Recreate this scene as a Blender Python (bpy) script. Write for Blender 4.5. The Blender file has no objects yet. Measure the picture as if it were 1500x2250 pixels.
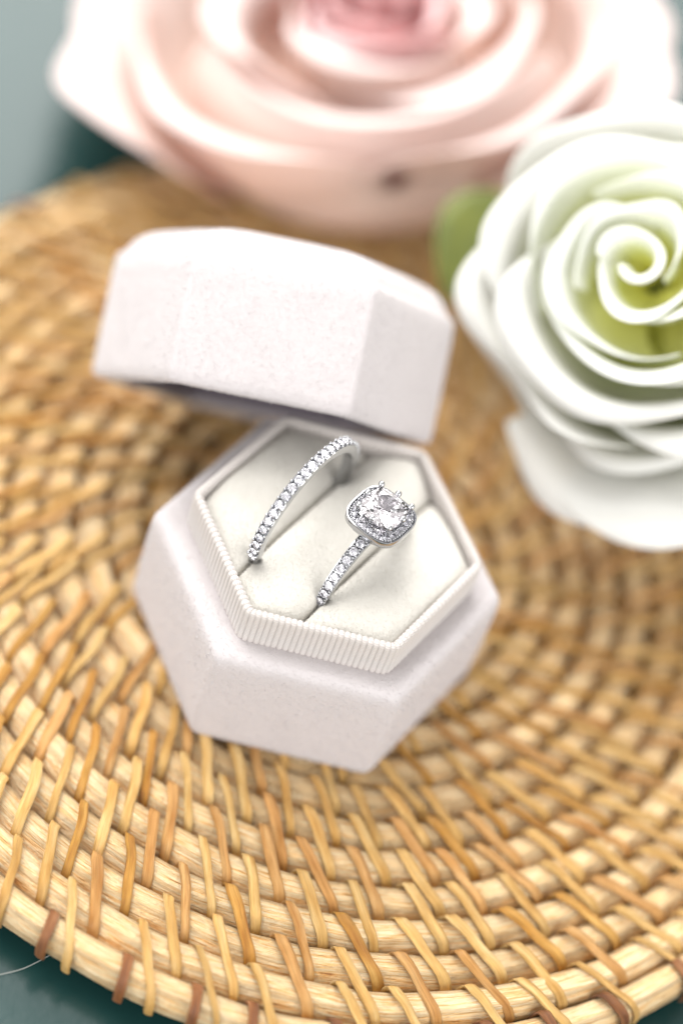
import bpy, bmesh, math, random
from mathutils import Vector, Matrix
random.seed(7)
S = 0.01                       # builders below work in centimetres; meshes are stored in metres
scene = bpy.context.scene
COL = scene.collection
PI = math.pi

# ------------------------------------------------------------------ camera
FW = Vector((0.09759275, 0.63258701, -0.7683159))
RT = Vector((0.96532745, 0.12763937, 0.22770838))
UP = Vector((-0.24211273, 0.76389912, 0.59819693))
CAM = Vector((-3.3079352, -21.07771493, 28.35333357))
cd = bpy.data.cameras.new("camera")
cam = bpy.data.objects.new("camera", cd)
COL.objects.link(cam)
m = Matrix.Identity(4)
for i in range(3):
    m[i][0], m[i][1], m[i][2], m[i][3] = RT[i], UP[i], -FW[i], CAM[i] * S
cam.matrix_world = m
cd.sensor_fit = 'VERTICAL'
cd.sensor_height = 36.0
cd.sensor_width = 24.0
cd.lens = 90.0
cd.clip_start = 0.01
cd.clip_end = 10.0
cd.dof.use_dof = True
cd.dof.focus_distance = 0.3272
cd.dof.aperture_fstop = 4.3
scene.camera = cam

# ------------------------------------------------------------------ world, lamps, exposure
world = bpy.data.worlds.new("World")
scene.world = world
world.use_nodes = True
bg = world.node_tree.nodes["Background"]
bg.inputs[0].default_value = (1.0, 0.985, 0.965, 1)
bg.inputs[1].default_value = 0.46


def lamp(name, loc, target, size, size_y, power, color):
    ld = bpy.data.lights.new(name, 'AREA')
    ld.shape = 'RECTANGLE'
    ld.size, ld.size_y, ld.energy, ld.color = size, size_y, power, color
    o = bpy.data.objects.new(name, ld)
    COL.objects.link(o)
    o.location = Vector(loc) * S
    d = (Vector(target) - Vector(loc)).normalized()
    o.rotation_euler = d.to_track_quat('-Z', 'Y').to_euler()
    return o


lamp("window_light", (-14, 68, 47), (0, 2, 0), 0.70, 0.40, 4.3, (1.0, 0.985, 0.965))
lamp("ceiling_softbox", (-40, 40, 80), (0, 2, 0), 0.7, 0.7, 6.0, (1.0, 0.985, 0.96))  # unseen fill lamp, added overhead to brighten the tray tops
lamp("left_softbox", (-72, -34, 26), (0, 1, 0), 0.75, 0.5, 2.7, (1.0, 0.99, 0.98))  # added fill from the front left, no visible source, for the box sides
lamp("right_softbox", (56, -52, 26), (0, 1, 0), 0.75, 0.5, 3.3, (1.0, 0.985, 0.97))  # added fill from the front right, unseen, lifts the right-hand faces

scene.view_settings.view_transform = 'Standard'
scene.view_settings.look = 'None'
scene.view_settings.exposure = 0.92
scene.view_settings.gamma = 1.0
scene.view_settings.use_curve_mapping = False
scene.render.engine = 'CYCLES'
scene.cycles.use_denoising = True
scene.cycles.max_bounces = 12
scene.cycles.diffuse_bounces = 5
scene.cycles.glossy_bounces = 6
scene.cycles.transmission_bounces = 10
scene.cycles.sample_clamp_indirect = 8.0
scene.cycles.caustics_reflective = False
scene.cycles.caustics_refractive = False


# ------------------------------------------------------------------ helpers
def tag(o, label=None, cat=None, group=None, kind=None):
    for k, v in (('label', label), ('category', cat), ('group', group), ('kind', kind)):
        if v:
            o[k] = v
    return o


def empty(name, loc=(0, 0, 0)):
    o = bpy.data.objects.new(name, None)
    o.empty_display_size = 0.005
    o.location = Vector(loc) * S
    COL.objects.link(o)
    return o


def mesh_from(name, verts, faces, smooth=True, uvs=None, attr=None):
    me = bpy.data.meshes.new(name)
    me.from_pydata([(v[0] * S, v[1] * S, v[2] * S) for v in verts], [], faces)
    if uvs is not None:
        uvl = me.uv_layers.new(name="UVMap")
        co = [0.0] * (2 * len(me.loops))
        k = 0
        for p in faces:
            for vi in p:
                co[k], co[k + 1] = uvs[vi]
                k += 2
        uvl.data.foreach_set("uv", co)
    if attr is not None:
        a = me.attributes.new("along", 'FLOAT', 'POINT')
        a.data.foreach_set("value", attr)
    if smooth:
        me.polygons.foreach_set("use_smooth", [True] * len(me.polygons))
    me.update()
    return me


def link(name, me, mat, parent=None, loc=None, rotz=None):
    o = bpy.data.objects.new(name, me)
    COL.objects.link(o)
    if mat is not None and not me.materials:
        me.materials.append(mat)
    if parent is not None:
        o.parent = parent
    if loc is not None:
        o.location = Vector(loc) * S
    if rotz is not None:
        o.rotation_euler = (0, 0, rotz)
    return o


def grid_faces(nu, nv, wrap_u=False, wrap_v=False, flip=False):
    """verts laid out index = i*nv + j"""
    f = []
    for i in range(nu if wrap_u else nu - 1):
        for j in range(nv if wrap_v else nv - 1):
            a = i * nv + j
            b = ((i + 1) % nu) * nv + j
            c = ((i + 1) % nu) * nv + (j + 1) % nv
            d = i * nv + (j + 1) % nv
            f.append((a, d, c, b) if flip else (a, b, c, d))
    return f


def lerp_pts(pts, t):
    """smooth (Catmull-Rom) sample of a list of tuples, t in 0..1"""
    n = len(pts) - 1
    x = min(max(t, 0), 1) * n
    i = min(int(x), n - 1)
    u = x - i
    p0, p1, p2, p3 = pts[max(i - 1, 0)], pts[i], pts[i + 1], pts[min(i + 2, n)]
    return tuple(0.5 * (2 * b + (c - a) * u + (2 * a - 5 * b + 4 * c - d) * u * u + (3 * b - a - 3 * c + d) * u ** 3)
                 for a, b, c, d in zip(p0, p1, p2, p3))


def bm_to_mesh(bm, name, smooth=False):
    me = bpy.data.meshes.new(name)
    bmesh.ops.scale(bm, vec=(S, S, S), verts=bm.verts)
    bm.to_mesh(me)
    bm.free()
    if smooth:
        me.polygons.foreach_set("use_smooth", [True] * len(me.polygons))
    return me


# ------------------------------------------------------------------ materials
class NT:
    def __init__(self, name):
        self.m = bpy.data.materials.new(name)
        self.m.use_nodes = True
        self.t = self.m.node_tree
        self.n = self.t.nodes
        self.l = self.t.links
        self.p = self.n["Principled BSDF"]
        self.out = self.n["Material Output"]

    def node(self, kind, **kw):
        x = self.n.new(kind)
        for k, v in kw.items():
            if k in ('operation', 'blend_type', 'data_type', 'attribute_name', 'noise_dimensions', 'noise_type',
                     'wave_type', 'bands_direction', 'feature', 'normalize', 'invert', 'distance_model', 'distribution'):
                setattr(x, k, v)
            else:
                x.inputs[int(k[1:]) if k[0] == 'i' and k[1:].isdigit() else k.replace('_', ' ')].default_value = v
        return x

    def link(self, a, b):
        self.l.new(a, b)

    def ramp(self, fac, stops):
        r = self.n.new('ShaderNodeValToRGB')
        e = r.color_ramp.elements
        while len(e) < len(stops):
            e.new(0.5)
        for x, (p, c) in zip(e, stops):
            x.position = p
            x.color = (*c, 1) if len(c) == 3 else c
        self.link(fac, r.inputs[0])
        return r.outputs[0]

    def mapping(self, src, scale):
        mp = self.n.new('ShaderNodeMapping')
        mp.inputs['Scale'].default_value = scale
        self.link(src, mp.inputs['Vector'])
        return mp.outputs[0]

    def noise(self, vec, scale, detail=3, rough=0.55):
        x = self.n.new('ShaderNodeTexNoise')
        x.inputs['Scale'].default_value = scale
        x.inputs['Detail'].default_value = detail
        x.inputs['Roughness'].default_value = rough
        if vec is not None:
            self.link(vec, x.inputs['Vector'])
        return x.outputs[0]

    def math(self, op, a, b=None):
        x = self.n.new('ShaderNodeMath')
        x.operation = op
        for i, v in enumerate((a, b)):
            if v is None:
                continue
            if isinstance(v, (int, float)):
                x.inputs[i].default_value = v
            else:
                self.link(v, x.inputs[i])
        return x.outputs[0]

    def mix(self, fac, a, b, blend='MIX'):
        x = self.n.new('ShaderNodeMix')
        x.data_type = 'RGBA'
        x.blend_type = blend
        for i, v in ((0, fac), (6, a), (7, b)):
            if isinstance(v, (int, float)):
                x.inputs[i].default_value = v
            elif isinstance(v, tuple):
                x.inputs[i].default_value = (*v, 1)
            else:
                self.link(v, x.inputs[i])
        return x.outputs[2]

    def bump(self, h, strength, dist):
        b = self.n.new('ShaderNodeBump')
        b.inputs['Strength'].default_value = strength
        b.inputs['Distance'].default_value = dist
        self.link(h, b.inputs['Height'])
        self.link(b.outputs[0], self.p.inputs['Normal'])
        return b


def mat_velvet(name, c, fuzz=1.0):
    k = NT(name)
    co = k.node('ShaderNodeTexCoord').outputs['Object']
    n1 = k.noise(co, 260, 4, 0.6)
    n2 = k.noise(co, 2600, 3, 0.7)
    st = k.noise(k.mapping(co, (1800, 700, 900)), 1.0, 3, 0.6)
    dark = tuple(x * 0.93 for x in c)
    lite = tuple(min(1, x * 1.05) for x in c)
    col = k.mix(k.math('MULTIPLY', k.math('ADD', n1, k.math('MULTIPLY', n2, 0.8)), 0.55), dark, lite)
    k.link(col, k.p.inputs['Base Color'])
    k.p.inputs['Roughness'].default_value = 0.95
    k.p.inputs['Specular IOR Level'].default_value = 0.15
    k.p.inputs['Sheen Weight'].default_value = 0.22
    k.p.inputs['Sheen Roughness'].default_value = 0.4
    k.p.inputs['Sheen Tint'].default_value = (1, 0.98, 0.97, 1)
    h = k.math('ADD', k.math('MULTIPLY', n2, 0.7), k.math('MULTIPLY', st, 0.6))
    k.bump(h, 0.5 * fuzz, 0.0004)
    return k.m


def mat_ribbon():
    k = NT("grosgrain_ribbon")
    uv = k.node('ShaderNodeUVMap').outputs[0]
    sep = k.node('ShaderNodeSeparateXYZ')
    k.link(uv, sep.inputs[0])
    # uv: x = rib number, y = cm along the rib; threads cross each rib, offset on alternate ribs
    ri = k.math('FLOOR', sep.outputs[0])
    off = k.math('MULTIPLY', k.math('MODULO', ri, 2.0), 0.5)
    v = k.math('ADD', k.math('MULTIPLY', sep.outputs[1], 30.0), off)
    w = k.math('ABSOLUTE', k.math('SINE', k.math('MULTIPLY', v, PI)))
    h = k.math('POWER', w, 0.5)
    co = k.node('ShaderNodeTexCoord').outputs['Object']
    n = k.noise(co, 900, 3)
    col = k.mix(h, (0.42, 0.37, 0.36), (0.60, 0.56, 0.53))
    col = k.mix(k.math('MULTIPLY', n, 0.25), col, (0.50, 0.47, 0.45))
    k.link(col, k.p.inputs['Base Color'])
    k.p.inputs['Roughness'].default_value = 0.6
    k.p.inputs['Sheen Weight'].default_value = 0.2
    k.bump(h, 0.6, 0.00012)
    return k.m


def mat_rod():
    k = NT("split_rattan_core")
    uv = k.node('ShaderNodeUVMap').outputs[0]
    oi = k.node('ShaderNodeObjectInfo')
    off = k.node('ShaderNodeVectorMath', operation='ADD')
    cmb = k.node('ShaderNodeCombineXYZ')
    k.link(k.math('MULTIPLY', oi.outputs['Random'], 37.0), cmb.inputs[2])
    k.link(uv, off.inputs[0])
    k.link(cmb.outputs[0], off.inputs[1])
    v = off.outputs[0]
    fib = k.noise(k.mapping(v, (2.2, 42, 1)), 1.0, 5, 0.65)
    fine = k.noise(k.mapping(v, (5, 110, 1)), 1.0, 3, 0.6)
    pit = k.noise(k.mapping(v, (14, 34, 1)), 1.0, 3, 0.6)
    big = k.noise(k.mapping(v, (0.35, 1.2, 1)), 1.0, 3, 0.5)
    col = k.ramp(fib, [(0.29, (0.38, 0.14, 0.025)), (0.37, (0.80, 0.41, 0.12)), (0.46, (0.97, 0.64, 0.29)), (0.59, (0.99, 0.79, 0.50))])
    grey = k.ramp(big, [(0.52, (0, 0, 0)), (0.70, (1, 1, 1))])
    col = k.mix(k.math('MULTIPLY', grey, 0.30), col, (0.70, 0.52, 0.32))
    dark = k.ramp(k.math('ADD', k.math('MULTIPLY', pit, 0.6), k.math('MULTIPLY', fine, 0.4)), [(0.30, (1, 1, 1)), (0.42, (0, 0, 0))])
    col = k.mix(k.math('MULTIPLY', dark, 0.45), col, (0.30, 0.15, 0.05))
    k.link(col, k.p.inputs['Base Color'])
    k.p.inputs['Roughness'].default_value = 0.36
    k.p.inputs['Specular IOR Level'].default_value = 0.7
    h = k.math('ADD', k.math('MULTIPLY', fib, 0.6), k.math('ADD', k.math('MULTIPLY', fine, 0.35), k.math('MULTIPLY', pit, 0.35)))
    k.bump(h, 1.0, 0.0011)
    return k.m


def mat_strip(name, base, dark, lite):
    k = NT(name)
    uv = k.node('ShaderNodeUVMap').outputs[0]
    oi = k.node('ShaderNodeObjectInfo')
    cmb = k.node('ShaderNodeCombineXYZ')
    k.link(k.math('MULTIPLY', oi.outputs['Random'], 61.0), cmb.inputs[2])
    off = k.node('ShaderNodeVectorMath', operation='ADD')
    k.link(uv, off.inputs[0])
    k.link(cmb.outputs[0], off.inputs[1])
    v = off.outputs[0]
    ln = k.noise(k.mapping(v, (0.8, 60, 1)), 1.0, 4, 0.6)
    big = k.noise(k.mapping(v, (1.4, 3.0, 1)), 1.0, 3, 0.5)
    col = k.ramp(big, [(0.30, dark), (0.50, base), (0.72, lite)])
    st = k.ramp(ln, [(0.38, (1, 1, 1)), (0.52, (0, 0, 0))])
    col = k.mix(k.math('MULTIPLY', st, 0.45), col, tuple(x * 0.6 for x in dark))
    var = k.ramp(oi.outputs['Random'], [(0, (0.86, 0.82, 0.76)), (0.5, (1, 1, 1)), (1, (1.0, 0.93, 0.84))])
    col = k.mix(1.0, col, var, 'MULTIPLY')
    k.link(col, k.p.inputs['Base Color'])
    k.p.inputs['Roughness'].default_value = 0.36
    k.p.inputs['Specular IOR Level'].default_value = 0.5
    k.bump(ln, 0.9, 0.0006)
    return k.m


def mat_metal():
    k = NT("white_gold")
    k.p.inputs['Base Color'].default_value = (0.47, 0.475, 0.49, 1)
    k.p.inputs['Metallic'].default_value = 1.0
    k.p.inputs['Roughness'].default_value = 0.09
    return k.m


def mat_stone(name, c):
    k = NT(name)
    k.p.inputs['Base Color'].default_value = (*c, 1)
    k.p.inputs['Transmission Weight'].default_value = 1.0
    k.p.inputs['Roughness'].default_value = 0.0
    k.p.inputs['IOR'].default_value = 2.15
    return k.m


def mat_petal(name, stops, transl=0.3, tint=(1, 0.9, 0.85), brown_spot=None):
    k = NT(name)
    at = k.node('ShaderNodeAttribute', attribute_name='along')
    co = k.node('ShaderNodeTexCoord').outputs['Object']
    n = k.noise(co, 120, 4, 0.6)
    fac = k.math('ADD', at.outputs['Fac'], k.math('MULTIPLY', k.math('SUBTRACT', n, 0.5), 0.14))
    col = k.ramp(fac, stops)
    if brown_spot:
        pos, rad, c = brown_spot
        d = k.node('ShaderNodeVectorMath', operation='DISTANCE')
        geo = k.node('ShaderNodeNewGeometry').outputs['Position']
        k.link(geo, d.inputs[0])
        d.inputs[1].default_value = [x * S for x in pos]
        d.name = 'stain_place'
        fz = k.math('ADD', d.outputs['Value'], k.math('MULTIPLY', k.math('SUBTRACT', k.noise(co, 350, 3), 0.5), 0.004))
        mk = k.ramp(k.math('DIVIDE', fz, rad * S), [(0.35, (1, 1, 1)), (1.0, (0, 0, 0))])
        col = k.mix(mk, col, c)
    k.link(col, k.p.inputs['Base Color'])
    k.p.inputs['Roughness'].default_value = 0.6
    k.p.inputs['Specular IOR Level'].default_value = 0.25
    k.p.inputs['Sheen Weight'].default_value = 0.15
    k.bump(k.noise(co, 900, 3), 0.15, 0.0003)
    tr = k.node('ShaderNodeBsdfTranslucent')
    k.link(k.mix(1.0, col, tint, 'MULTIPLY'), tr.inputs[0])
    mx = k.node('ShaderNodeMixShader')
    mx.inputs[0].default_value = transl
    k.link(k.p.outputs[0], mx.inputs[1])
    k.link(tr.outputs[0], mx.inputs[2])
    k.link(mx.outputs[0], k.out.inputs[0])
    return k.m


def mat_leaf():
    k = NT("leaf_green")
    co = k.node('ShaderNodeTexCoord').outputs['Object']
    n = k.noise(co, 200, 4)
    k.link(k.ramp(n, [(0.3, (0.06, 0.085, 0.008)), (0.7, (0.15, 0.17, 0.018))]), k.p.inputs['Base Color'])
    k.p.inputs['Roughness'].default_value = 0.5
    return k.m


def mat_table():
    k = NT("teal_painted_table")
    co = k.node('ShaderNodeTexCoord').outputs['Object']
    n = k.noise(co, 30, 5, 0.6)
    n2 = k.noise(co, 700, 3, 0.6)
    k.link(k.mix(n, (0.008, 0.034, 0.032), (0.013, 0.046, 0.044)), k.p.inputs['Base Color'])
    k.link(k.math('ADD', k.math('MULTIPLY', n2, 0.12), 0.18), k.p.inputs['Roughness'])
    k.p.inputs['Specular IOR Level'].default_value = 0.32
    k.bump(n2, 0.1, 0.0002)
    return k.m


M_VELVET = mat_velvet("box_velvet", (0.525, 0.49, 0.493))
M_CUSH = mat_velvet("cushion_velvet", (0.60, 0.578, 0.532), 1.1)
M_LINE_SHADED = mat_velvet("lid_lining", (0.20, 0.175, 0.21))  # shade inside the lid is put into this dark lining colour
M_RIB = mat_ribbon()


def mat_plain(name, c):
    k = NT(name)
    k.p.inputs['Base Color'].default_value = (*c, 1)
    k.p.inputs['Roughness'].default_value = 0.9
    k.p.inputs['Specular IOR Level'].default_value = 0.1
    return k.m


M_NAP = mat_plain("velvet_fibre", (0.54, 0.51, 0.515))
M_NAP2 = mat_plain("cushion_fibre", (0.64, 0.617, 0.575))
M_ROD = mat_rod()
M_GOLD = mat_strip("cane_golden", (0.68, 0.345, 0.07), (0.46, 0.19, 0.03), (0.82, 0.49, 0.145))
M_PALE = mat_strip("cane_pale", (0.85, 0.53, 0.185), (0.68, 0.36, 0.09), (0.94, 0.68, 0.32))
M_ROSY = mat_strip("cane_rosy", (0.76, 0.41, 0.14), (0.56, 0.25, 0.06), (0.87, 0.55, 0.24))
M_DARK = mat_strip("cane_dark", (0.36, 0.145, 0.05), (0.20, 0.075, 0.03), (0.54, 0.27, 0.13))
M_METAL = mat_metal()
M_STONE = mat_stone("clear_stone", (0.74, 0.73, 0.79))
M_STONE2 = mat_stone("large_clear_stone", (0.92, 0.87, 0.90))
M_TABLE = mat_table()
M_LEAF = mat_leaf()

# ------------------------------------------------------------------ table
TABLE_Z = -0.95
table = link("table", mesh_from("table", [(-60, -50, TABLE_Z), (60, -50, TABLE_Z), (60, 70, TABLE_Z), (-60, 70, TABLE_Z)], [(0, 1, 2, 3)], False), M_TABLE)
tag(table, "dark teal painted table top under the rattan tray", "table", kind="structure")

# ------------------------------------------------------------------ rattan tray
TC = (0.56, 1.81)
BND = [7.86, 7.42]
while BND[-1] > 0.5:
    BND.append(BND[-1] - 0.485)


def dome(r):
    return -0.05 - (0.20 * ((r - 3.0) / 4.86) ** 2 if r > 3.0 else 0.0)


tray = empty("rattan_tray", (TC[0], TC[1], TABLE_Z))
tag(tray, "round coiled rattan tray with wrapped cane bindings under the ring box", "tray")
TZ = -TABLE_Z       # local z of world z = 0
rng = random.Random(3)
row_dz = []
for j in range(len(BND) - 1):
    ro, ri = BND[j], BND[j + 1]
    rc, w = (ro + ri) / 2, (ro - ri) - 0.05
    hgt = 0.40
    dz = rng.uniform(-0.03, 0.03) if 0 < j < 9 else 0
    row_dz.append(dz)
    zt = dome(rc) + dz
    nseg = max(40, int(2 * PI * rc / 0.16))
    # split core: flat top, sloping outer shoulder, upright inner side
    kx = (w / 2) / 0.215
    sec = [(x * kx, z + hgt / 2) for x, z in ((0.19, -0.40), (0.215, -0.36), (0.215, -0.24), (0.200, -0.19), (0.115, -0.045), (0.085, -0.015), (0.045, -0.003), (-0.06, 0.0), (-0.155, -0.002),
                                              (-0.188, -0.014), (-0.208, -0.042), (-0.215, -0.10), (-0.215, -0.36), (-0.19, -0.40))]
    NQ = len(sec)
    ph = [rng.uniform(0, 2 * PI) for _ in range(6)]
    verts, uvs = [], []
    for i in range(nseg):
        th = 2 * PI * i / nseg
        wob = 0.014 * math.sin(5 * th + ph[0]) + 0.010 * math.sin(13 * th + ph[1]) + 0.006 * math.sin(29 * th + ph[4])
        wz = 0.020 * math.sin(4 * th + ph[2]) + 0.013 * math.sin(11 * th + ph[3])
        tw = 0.05 + 0.10 * math.sin(3 * th + ph[5]) + 0.07 * math.sin(17 * th + ph[1])
        for q, (x, z) in enumerate(sec):
            x2 = x * math.cos(tw) + z * math.sin(tw)
            z2 = -x * math.sin(tw) + z * math.cos(tw)
            r = rc + x2 + wob + rng.uniform(-.004, .004)
            verts.append((r * math.cos(th), r * math.sin(th), TZ + zt - hgt / 2 + z2 + wz))
            pass
    faces = grid_faces(nseg, NQ, True, True)
    me = bpy.data.meshes.new("rod")
    me.from_pydata([(a * S, b * S, c * S) for a, b, c in verts], [], faces)
    uvl = me.uv_layers.new(name="UVMap")
    k = 0
    for fi, f in enumerate(faces):
        i0, q0 = fi // NQ, fi % NQ
        for (di, dq) in ((0, 0), (1, 0), (1, 1), (0, 1)):
            uvl.data[k].uv = (2 * PI * (i0 + di) / nseg * rc, (q0 + dq) / NQ * 1.4 + 3.1 * j)
            k += 1
    me.polygons.foreach_set("use_smooth", [True] * len(me.polygons))
    link("rod", me, M_ROD, tray)


def strip_geo(rin, rout, slant, width, hook, seed, lift):
    """one cane strip from the gap at rin, over the rods, into the gap at rout"""
    g = random.Random(seed)
    mid = (rin + rout) / 2
    span = rout - rin
    prof = [(-0.02, -0.34, -0.05), (0.0, -0.14, -0.02), (0.015, -0.01, 0.0), (0.06, 0.055 + lift, 0.03), (0.14, 0.075 + lift, 0.09), (0.30 * span, 0.06 + lift * 0.3, 0.28),
            (0.50 * span, 0.035, 0.50), (0.68 * span, 0.04, 0.68), (span - 0.19, 0.035, 0.82), (span - 0.10, -0.015, 0.92), (span - 0.03, -0.11, 0.99), (span + 0.0, -0.24, 1.02), (span - 0.03, -0.42, 1.04)]
    if span < 0.7:
        prof = [(-0.03, -0.34, -0.05), (0.0, -0.12, 0.0), (0.03, 0.01, 0.05), (0.09, 0.055, 0.2), (0.20, 0.06, 0.45), (0.32, 0.05, 0.7), (0.40, 0.015, 0.85), (0.45, -0.07, 0.95), (0.465, -0.20, 1.0), (0.44, -0.40, 1.02)]
    cen = []
    n = 22
    for i in range(n):
        x, z, s = lerp_pts(prof, i / (n - 1))
        r = rin + x
        th = (slant * (s - 0.5) - hook * max(0, 0.35 - s) ** 2 * 4) / mid
        cen.append(Vector((r * math.cos(th), r * math.sin(th), TZ + dome(min(r, 7.8)) + z)))
    verts, uvs, faces = [], [], []
    nc = 5
    ring = 2 * nc
    L = 0
    for i in range(n):
        t = (cen[min(i + 1, n - 1)] - cen[max(i - 1, 0)]).normalized()
        rad = Vector((cen[i].x, cen[i].y, 0)).normalized()
        side = Vector((-rad.y, rad.x, 0))
        side = (side - t * side.dot(t)).normalized()
        nor = side.cross(t)
        if nor.dot(rad * 0.5 + Vector((0, 0, 1))) < 0:
            nor = -nor
        if i:
            L += (cen[i] - cen[i - 1]).length
        ww = width * (1 + 0.06 * math.sin(i * 0.7 + seed))
        for top in (1, 0):
            for q in range(nc):
                u = -1 + 2 * q / (nc - 1)
                if not top:
                    u = -u
                zz = 0.012 * (1 - u * u) + 0.012 if top else -0.012
                verts.append(cen[i] + side * (u * ww / 2) + nor * zz)
                uvs.append((L, (u * 0.5 + 0.5) * 0.4 + (0 if top else 0.5)))
    faces = grid_faces(n, ring, False, True, True)
    return verts, faces, uvs


def pix(v):
    d = v - CAM
    z = d.dot(FW)
    return 750 + 5625 * d.dot(RT) / z, 1125 - 5625 * d.dot(UP) / z, z


def in_hex(x, y, R):
    return all(x * math.cos(math.radians(a)) + y * math.sin(math.radians(a)) < R * 0.866 for a in range(30, 390, 60))


ang = [math.radians(-120.1 + i * 360 / 50) + rng.uniform(-0.022, 0.022) for i in range(50)]
sets = [(0, ang)]
prev = ang
for j in range(1, len(BND) - 2):
    rin, rout = BND[j + 1], BND[j - 1]
    sl = 0.44 / ((rin + rout) / 2)
    nxt = []
    for i in range(len(prev)):
        a, b = prev[i], prev[(i + 1) % len(prev)]
        gap = (b - a) % (2 * PI)
        nxt.append(a + gap * rng.uniform(0.24, 0.44) - sl * 0.45)
    if 2 * PI * rin / len(nxt) < 0.48 and len(nxt) > 6:
        nxt = nxt[::2]
    sets.append((j, nxt))
    prev = nxt
cand = []
variants = {}
for j, angs in sets:
    if j == 0:
        rin, rout = BND[1], BND[0]
    else:
        rin, rout = BND[j + 1], BND[j - 1]
    for i, a in enumerate(angs):
        kv = rng.randrange(5)
        key = (j, kv)
        if key not in variants:
            w = {0: 0.135}.get(j, rng.uniform(0.108, 0.155))
            if j == 1:
                w *= 0.85
            sl = (0.05 if j == 0 else 0.44) + rng.uniform(-0.13, 0.13)
            variants[key] = strip_geo(rin, rout, sl, w, rng.uniform(0.02, 0.24) if j else 0.05, j * 10 + kv, rng.uniform(0.0, 0.05))
        if j == 0:
            mt = M_DARK
        elif j == 1:
            mt = M_PALE
        else:
            mt = rng.choices((M_GOLD, M_PALE, M_ROSY), ((5, 3, 1), (1, 6, 1), (1, 4, 3))[j % 3])[0]
        rm = (rin + rout) / 2
        P = Vector((TC[0] + rm * math.cos(a), TC[1] + rm * math.sin(a), 0))
        x, y, z = pix(P)
        vis = -60 < x < 1560 and -60 < y < 2310 and not in_hex(P.x, P.y, 2.3)
        if vis and (y < 470 and x > 350):
            vis = False
        cand.append((0 if vis else 1, z, j, kv, a, mt))
cand.sort(key=lambda c: c[:2])
vmesh = {}
rest_v, rest_f, rest_uv = [], [], []
for n, (hid, z, j, kv, a, mt) in enumerate(cand):
    vs, fs, us = variants[(j, kv)]
    if n < 300 and not hid:
        kk = (j, kv, mt.name)
        if kk not in vmesh:
            vmesh[kk] = mesh_from("binding_strip", vs, fs, True, us)
            vmesh[kk].materials.append(mt)
        link("binding_strip", vmesh[kk], None, tray, rotz=a + rng.uniform(-0.004, 0.004))
    else:
        c, s = math.cos(a), math.sin(a)
        o = len(rest_v)
        rest_v += [(v.x * c - v.y * s, v.x * s + v.y * c, v.z) for v in vs]
        rest_f += [tuple(q + o for q in f) for f in fs]
        rest_uv += us
if rest_v:
    o = link("distant_bindings", mesh_from("distant_bindings", rest_v, rest_f, True, rest_uv), M_PALE, tray)
    o["kind"] = "stuff"

# ------------------------------------------------------------------ ring box base
R_OUT, H1, R_COL, H2 = 2.405, 1.842, 1.975, 0.583
RAD = math.radians


def hex_ring(R, z, rc=0.12, nseg=6, sub=1):
    """rounded hexagon outline points, counter-clockwise"""
    pts = []
    for kx in range(6):
        a = RAD(60 * kx)
        c = Vector((math.cos(a), math.sin(a)))
        centre = c * (R - rc / math.cos(RAD(30)))
        for q in range(nseg + 1):
            b = a - RAD(30) + RAD(60) * q / nseg
            pts.append((centre.x + rc * math.cos(b), centre.y + rc * math.sin(b), z))
    return pts


def subdivide_loop(pts, step):
    out = []
    n = len(pts)
    for i in range(n):
        a, b = Vector(pts[i]), Vector(pts[(i + 1) % n])
        kx = max(1, int((b - a).length / step))
        out += [tuple(a.lerp(b, q / kx)) for q in range(kx)]
    return out


def loft(loops, cap_top=False, cap_bottom=False):
    n = len(loops[0])
    v = [p for l in loops for p in l]
    f = []
    for i in range(len(loops) - 1):
        for j in range(n):
            f.append((i * n + j, i * n + (j + 1) % n, (i + 1) * n + (j + 1) % n, (i + 1) * n + j))
    if cap_top:
        f.append(tuple((len(loops) - 1) * n + j for j in range(n)))
    if cap_bottom:
        f.append(tuple(reversed(range(n))))
    return v, f


def add_nap(src, parent, mat, count, length, seed, width=0.0042):
    """short velvet fibres standing on the surface of src (same local space)"""
    g = random.Random(seed)
    me = src.data
    me.calc_loop_triangles()
    tris = [(t.vertices[0], t.vertices[1], t.vertices[2], t.area) for t in me.loop_triangles]
    tot_a = sum(t[3] for t in tris)
    verts, faces = [], []
    for a_, b_, c_, ar in tris:
        n_ = count * ar / tot_a
        n_ = int(n_) + (1 if g.random() < n_ - int(n_) else 0)
        if not n_:
            continue
        A, B, C = me.vertices[a_].co / S, me.vertices[b_].co / S, me.vertices[c_].co / S
        nr = (B - A).cross(C - A)
        if nr.length < 1e-9:
            continue
        nr.normalize()
        for _ in range(n_):
            u, v_ = g.random(), g.random()
            if u + v_ > 1:
                u, v_ = 1 - u, 1 - v_
            P = A + (B - A) * u + (C - A) * v_
            d = Vector((nr.x + g.gauss(0.15, 0.45), nr.y + g.gauss(0.05, 0.45), nr.z + g.gauss(0, 0.45)))
            if d.dot(nr) < 0.15:
                d += nr * 0.6
            d = d.normalized() * length * g.uniform(0.5, 1.3)
            sd = d.cross(Vector((g.random() - 0.5, g.random() - 0.5, g.random() - 0.5))).normalized() * width
            k0 = len(verts)
            verts += [P - sd, P + sd, P + d]
            faces.append((k0, k0 + 1, k0 + 2))
    o = link("velvet_nap", mesh_from("velvet_nap", verts, faces, False), mat, parent)
    o["kind"] = "stuff"
    return o


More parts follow.
